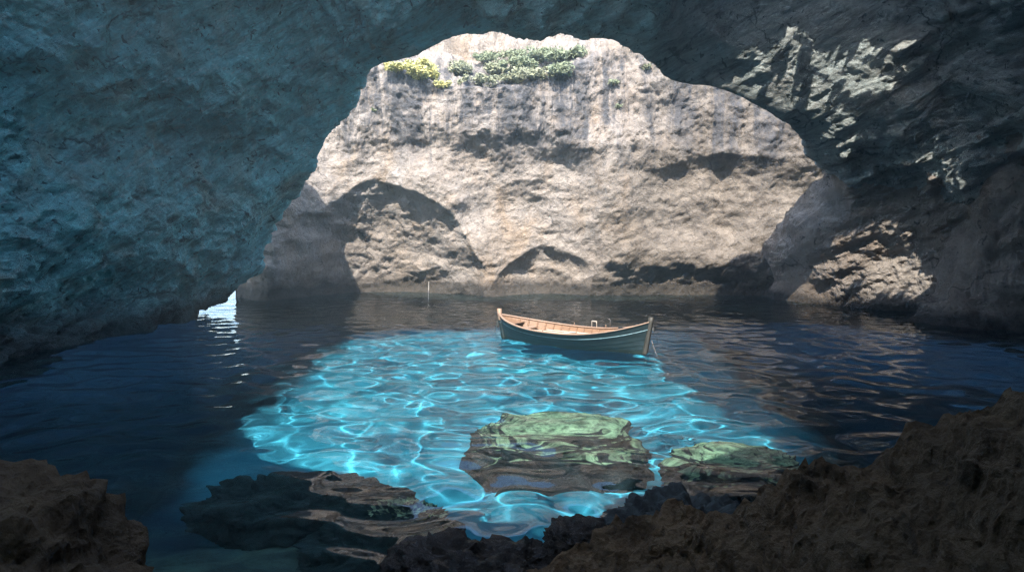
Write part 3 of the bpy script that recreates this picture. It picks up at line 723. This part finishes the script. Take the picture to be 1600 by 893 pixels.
box('stern_sheet', (-0.38 * HL, 0.0, 0.20), (0.70, 0.96, 0.03), WHITEW, boat)
box('storage_box', (0.05 * HL, -0.28, 0.17), (0.95, 0.55, 0.2), WHITEW, boat)
# thole pins and a small ladder-like frame on the far gunwale
def gw(u, sd, dz=0.03):
    x, b, z = hull_pt(np.array(float(u)), np.array(1.0)); return np.array([float(x), sd * float(b) - sd * 0.02, float(z) + dz])
for u in (-0.15, 0.28):
    for sd in (-1, 1):
        p = gw(u, sd); tube('thole_pin', [p, p + np.array([0, 0, 0.09])], 0.014, PALEW, boat, 6)
p = gw(0.12, 1)
fr = [p + np.array([-0.09, 0, -.18]), p + np.array([-0.09, 0, .19]), p + np.array([0.09, 0, .19]), p + np.array([0.09, 0, -.18])]
tube('boarding_ladder', [fr[0], fr[0] * .02 + fr[1] * .98, fr[1], fr[1] * .98 + fr[2] * .02, fr[1] * .02 + fr[2] * .98, fr[2], fr[2] * .98 + fr[3] * .02, fr[3]], 0.014, WHITEW, boat, 6)
p = gw(0.34, 1)
tube('iron_hook', [p, p + np.array([0, 0, .24]), p + np.array([-.03, 0, .27]), p + np.array([-.08, 0, .27])], 0.014, IRON, boat, 6)
box('rudder_iron', (HL + 0.10, 0, 0.75), (0.05, 0.05, 0.10), IRON, boat)
mb = boat.matrix_basis.copy()
def boat_w(p): 
    m = Matrix.Translation(boat.location) @ Matrix.Rotation(bang, 4, 'Z'); return m @ Vector(p)
# oars and gear lying inside
def oar(loc, rz, tilt, label):
    o = empty('oar', loc, rz); o.rotation_euler = (0, tilt, rz)
    tag(o, label, 'oar', 'oars in the boat')
    tube('shaft', [(-1.1, 0, 0), (-0.9, 0, 0), (0.5, 0, 0), (0.7, 0, 0)], 0.022, WHITEW, o, 8)
    box('blade', (0.93, 0, 0), (0.5, 0.13, 0.02), WHITEW, o)
oar(boat_w((-0.45, -0.42, 0.43)), bang + 0.05, 0.02, 'pale oar lying along the near side of the boat')
oar(boat_w((0.25, -0.18, 0.45)), bang - 0.07, -0.02, 'pale oar lying along the middle of the boat')
cb = box('canvas_bag', (0, 0, 0), (0.34, 0.18, 0.12), BLACKM, None, bev=0.04)
cb.location = boat_w((0.62 * HL, 0.28, 0.62)); cb.rotation_euler = (0, 0, bang); tag(cb, 'small black bag tucked under the far gunwale of the boat', 'bag')
# ropes
a = boat_w((-HL - 0.02, 0, 0.72)); b_ = Vector(tuple(on_z(768, 528, -0.4)))
pts = [tuple(a.lerp(b_, t) + Vector((0, 0, -0.10 * math.sin(t * math.pi)))) for t in np.linspace(0, 1, 14)]
o = tube('mooring_rope', pts, 0.012, ROPE, None, 6); tag(o, 'thin pale rope from the pale left stem post into the water', 'rope')
a = boat_w((HL + 0.05, 0, 0.42)); b_ = boat_w((HL + 0.42, -0.05, -0.2))
pts = [tuple(a.lerp(b_, t) + Vector((0, 0, -0.10 * math.sin(t * math.pi)))) for t in np.linspace(0, 1, 10)]
o = tube('mooring_rope', pts, 0.012, IRON, None, 6); tag(o, 'short dark rope trailing from the tall dark stem post', 'rope')
# rope hanging down the far cliff
a = Vector(tuple(at(670, 440, 40.9))); b_ = Vector(tuple(at(669, 474, 39.4)))
pts = [tuple(a.lerp(b_, t)) for t in np.linspace(0, 1, 10)]
o = tube('hanging_rope', pts, 0.012, ROPE, None, 6); tag(o, 'pale rope hanging down the far cliff to the water', 'rope')

# ------------------------------------------------------------------ shrubs on the cliff
def leaf_mat(name, c1, c2):
    k = NT(name); p = k.pos()
    c = k.mix(k.ramp(k.noise(p, 2.5, 4, 0.6), [(0.35, 0.0), (0.65, 1.0)]), c1, c2)
    k.l.new(c, k.b.inputs['Base Color']); k.b.inputs['Roughness'].default_value = 0.7
    k.b.inputs['Subsurface Weight'].default_value = 0.0
    return k.m
L_YEL = leaf_mat('yellow_leaf', (0.58, 0.52, 0.20), (0.38, 0.36, 0.12))
L_GRN = leaf_mat('green_leaf', (0.23, 0.25, 0.14), (0.15, 0.17, 0.09))
L_OLV = leaf_mat('olive_leaf', (0.30, 0.30, 0.17), (0.20, 0.20, 0.12))
BARK = plain('bark', (0.12, 0.09, 0.07), 0.9, 8, 0.4)
_v = [v.co for v in back.data.vertices]; _f = [tuple(p.vertices) for p in back.data.polygons]
BV = BVHTree.FromPolygons(_v, _f)
def on_cliff(px, py):
    r = Vector(tuple(ray(px, py))).normalized()
    h = BV.ray_cast(Vector((0, 0, 4)), r)
    return h[0], h[1]
def shrub(px, py, r, h, mat, label, n=900, leaf=0.10, group='shrubs on the far cliff', cat='shrub'):
    hit, nrm = on_cliff(px, py)
    if hit is None: return
    o = empty('shrub', hit); tag(o, label, cat, group)
    lobes = []
    for _ in range(13):
        a = random.uniform(0, 2 * math.pi); q = random.uniform(0, 0.95) * r
        lobes.append((q * math.cos(a), q * math.sin(a) * 0.8, h * random.uniform(0.35, 0.85), random.uniform(0.16, 0.46) * r))
    V_, F_ = [], []
    for i in range(n):
        lx, ly, lz, lr = random.choice(lobes)
        d = Vector((random.gauss(0, 1), random.gauss(0, 1), random.gauss(0, 1))).normalized() * lr * random.uniform(0.55, 1.05)
        c = Vector((lx, ly, lz)) + Vector((d.x, d.y, d.z * 0.75))
        if c.z < 0.02: c.z = random.uniform(0.02, 0.15)
        a1 = Vector((random.gauss(0, 1), random.gauss(0, 1), random.gauss(0, 1))).normalized(); a2 = a1.orthogonal().normalized()
        s = leaf * random.uniform(0.6, 1.4); k = len(V_)
        V_ += [c - a1 * s, c + a2 * s * .45, c + a1 * s, c - a2 * s * .45]; F_.append((k, k + 1, k + 2, k + 3))
    me = bpy.data.meshes.new('foliage'); me.from_pydata(V_, [], F_)
    link('foliage', me, mat, o, smooth=False)
    bm_p = []
    st = None
    sv, sf = [], []
    for lx, ly, lz, lr in lobes:
        k = len(sv); t = 0.025 * max(0.5, r)
        for z_, rr2, f in ((-0.1, t, 0), (0.5, t * .7, .45), (1.0, t * .35, 1)):
            for q in range(5):
                an = 2 * math.pi * q / 5
                sv.append((lx * f + rr2 * math.cos(an), ly * f + rr2 * math.sin(an), lz * z_))
        for lev in range(2):
            for q in range(5):
                q2 = (q + 1) % 5; b0 = k + lev * 5
                sf.append((b0 + q, b0 + q2, b0 + 5 + q2, b0 + 5 + q))
    me = bpy.data.meshes.new('stems'); me.from_pydata(sv, [], sf); link('stem', me, BARK, o)
SHR = [(665, 132, 1.15, 1.25, L_YEL, 'large bright yellow shrub on the lip at the left end of the cliff', 2600, .10),
       (622, 116, 0.7, 0.6, L_YEL, 'low yellow shrub at the far left tip of the cliff lip', 1100, .09),
       (690, 140, 0.5, 0.45, L_YEL, 'small yellow shrub hanging just right of the large yellow shrub', 600, .08),
       (775, 122, 1.0, 0.7, L_OLV, 'olive shrub at the left of the green slope', 1500, .10),
       (815, 118, 1.1, 0.9, L_GRN, 'round green shrub in the middle of the green slope', 1900, .10),
       (850, 106, 1.2, 0.9, L_GRN, 'wide green shrub high on the green slope', 1900, .10),
       (885, 98, 1.0, 0.8, L_GRN, 'green shrub at the top right of the slope below pale blocks', 1500, .10),
       (800, 132, 0.8, 0.5, L_OLV, 'low olive shrub on the lip above the stained face', 1000, .09),
       (745, 134, 0.9, 0.45, L_OLV, 'sparse grey olive scrub between the yellow and green shrubs', 800, .09),
       (720, 118, 0.9, 0.7, L_OLV, 'olive scrub above the grey olive scrub near the yellow shrub', 1200, .09),
       (760, 100, 0.8, 0.6, L_GRN, 'dark green shrub at the upper left of the green slope', 1200, .10),
       (835, 126, 1.0, 0.6, L_OLV, 'pale olive shrub low on the lip right of centre', 1300, .09),
       (870, 120, 0.9, 0.6, L_GRN, 'green shrub low at the right end of the green slope', 1200, .09),
       (800, 98, 0.9, 0.7, L_GRN, 'small round green shrub high in the middle of the green slope', 1300, .09),
       (958, 134, 0.38, 0.4, L_GRN, 'small dark shrub rooted in the pale face right of centre', 450, .07),
       (1010, 112, 0.35, 0.35, L_OLV, 'small olive tuft near the right end of the cliff lip', 350, .07),
       (585, 175, 0.22, 0.22, L_GRN, 'tiny green tuft on the left of the pale face', 150, .05),
       (967, 170, 0.25, 0.25, L_GRN, 'tiny green tuft below the small dark shrub', 160, .05)]
for px, py, r, h, m, lb, n, lf in SHR: shrub(px, py, r, h, m, lb, n, lf)

# ------------------------------------------------------------------ haze
HAZE = 0.0025
if HAZE:
    bm = bmesh.new(); bmesh.ops.create_cube(bm, size=1)
    lo, hi = Vector((-225, -22, -13)), Vector((65, 325, 48))
    for v in bm.verts: v.co = Vector([lo[i] + (hi[i] - lo[i]) * (v.co[i] + .5) for i in range(3)])
    me = bpy.data.meshes.new('haze'); bm.to_mesh(me); bm.free()
    k = NT('haze'); k.n.remove(k.b)
    pv = k.new('ShaderNodeVolumePrincipled'); pv.inputs['Density'].default_value = HAZE; pv.inputs['Color'].default_value = (0.68, 0.92, 1.0, 1)
    pv.inputs['Anisotropy'].default_value = 0.2
    k.l.new(pv.outputs[0], k.out.inputs['Volume'])
    hz = link('haze', me, k.m, smooth=False); tag(hz, 'thin bright sea haze in the cave', kind='stuff')

# ------------------------------------------------------------------ light, sky, camera
w = bpy.data.worlds.new("World"); S.world = w; w.use_nodes = True
nt = w.node_tree; sky = nt.nodes.new('ShaderNodeTexSky'); sky.sky_type = 'NISHITA'; sky.sun_disc = False
sky.sun_elevation = math.asin(SUN[2]); sky.sun_rotation = math.atan2(SUN[0], SUN[1])
bg = nt.nodes['Background']; nt.links.new(sky.outputs[0], bg.inputs[0]); bg.inputs[1].default_value = 0.15
sd_ = bpy.data.lights.new('sun', 'SUN'); sd_.energy = 2.1; sd_.angle = rad(.5); sd_.color = (1.0, 0.95, 0.88)
sd_.cycles.is_caustics_light = True
so = bpy.data.objects.new('sun', sd_); COL.objects.link(so)
so.rotation_euler = Vector(SUN).to_track_quat('Z', 'Y').to_euler(); so.location = (0, 0, 60)
cam = bpy.data.cameras.new('camera'); co = bpy.data.objects.new('camera', cam); COL.objects.link(co); S.camera = co
co.location = CAM; co.rotation_euler = (math.pi / 2 - PITCH, 0, 0)
cam.sensor_width = 36; cam.lens = 36 * F / 1600; cam.clip_start = 0.05; cam.clip_end = 2000

S.view_settings.view_transform = 'Standard'; S.view_settings.look = 'None'; S.view_settings.gamma = 1; S.view_settings.use_curve_mapping = False
S.view_settings.exposure = 2.58
S.render.engine = 'CYCLES'
S.cycles.use_denoising = True; S.cycles.denoiser = 'OPENIMAGEDENOISE'; S.cycles.denoising_prefilter = 'NONE'; S.cycles.denoising_input_passes = 'RGB_ALBEDO_NORMAL'
S.cycles.max_bounces = 10; S.cycles.diffuse_bounces = 5; S.cycles.glossy_bounces = 4; S.cycles.transmission_bounces = 6; S.cycles.volume_bounces = 0
S.cycles.caustics_reflective = False; S.cycles.caustics_refractive = True
S.cycles.sample_clamp_indirect = 6.0
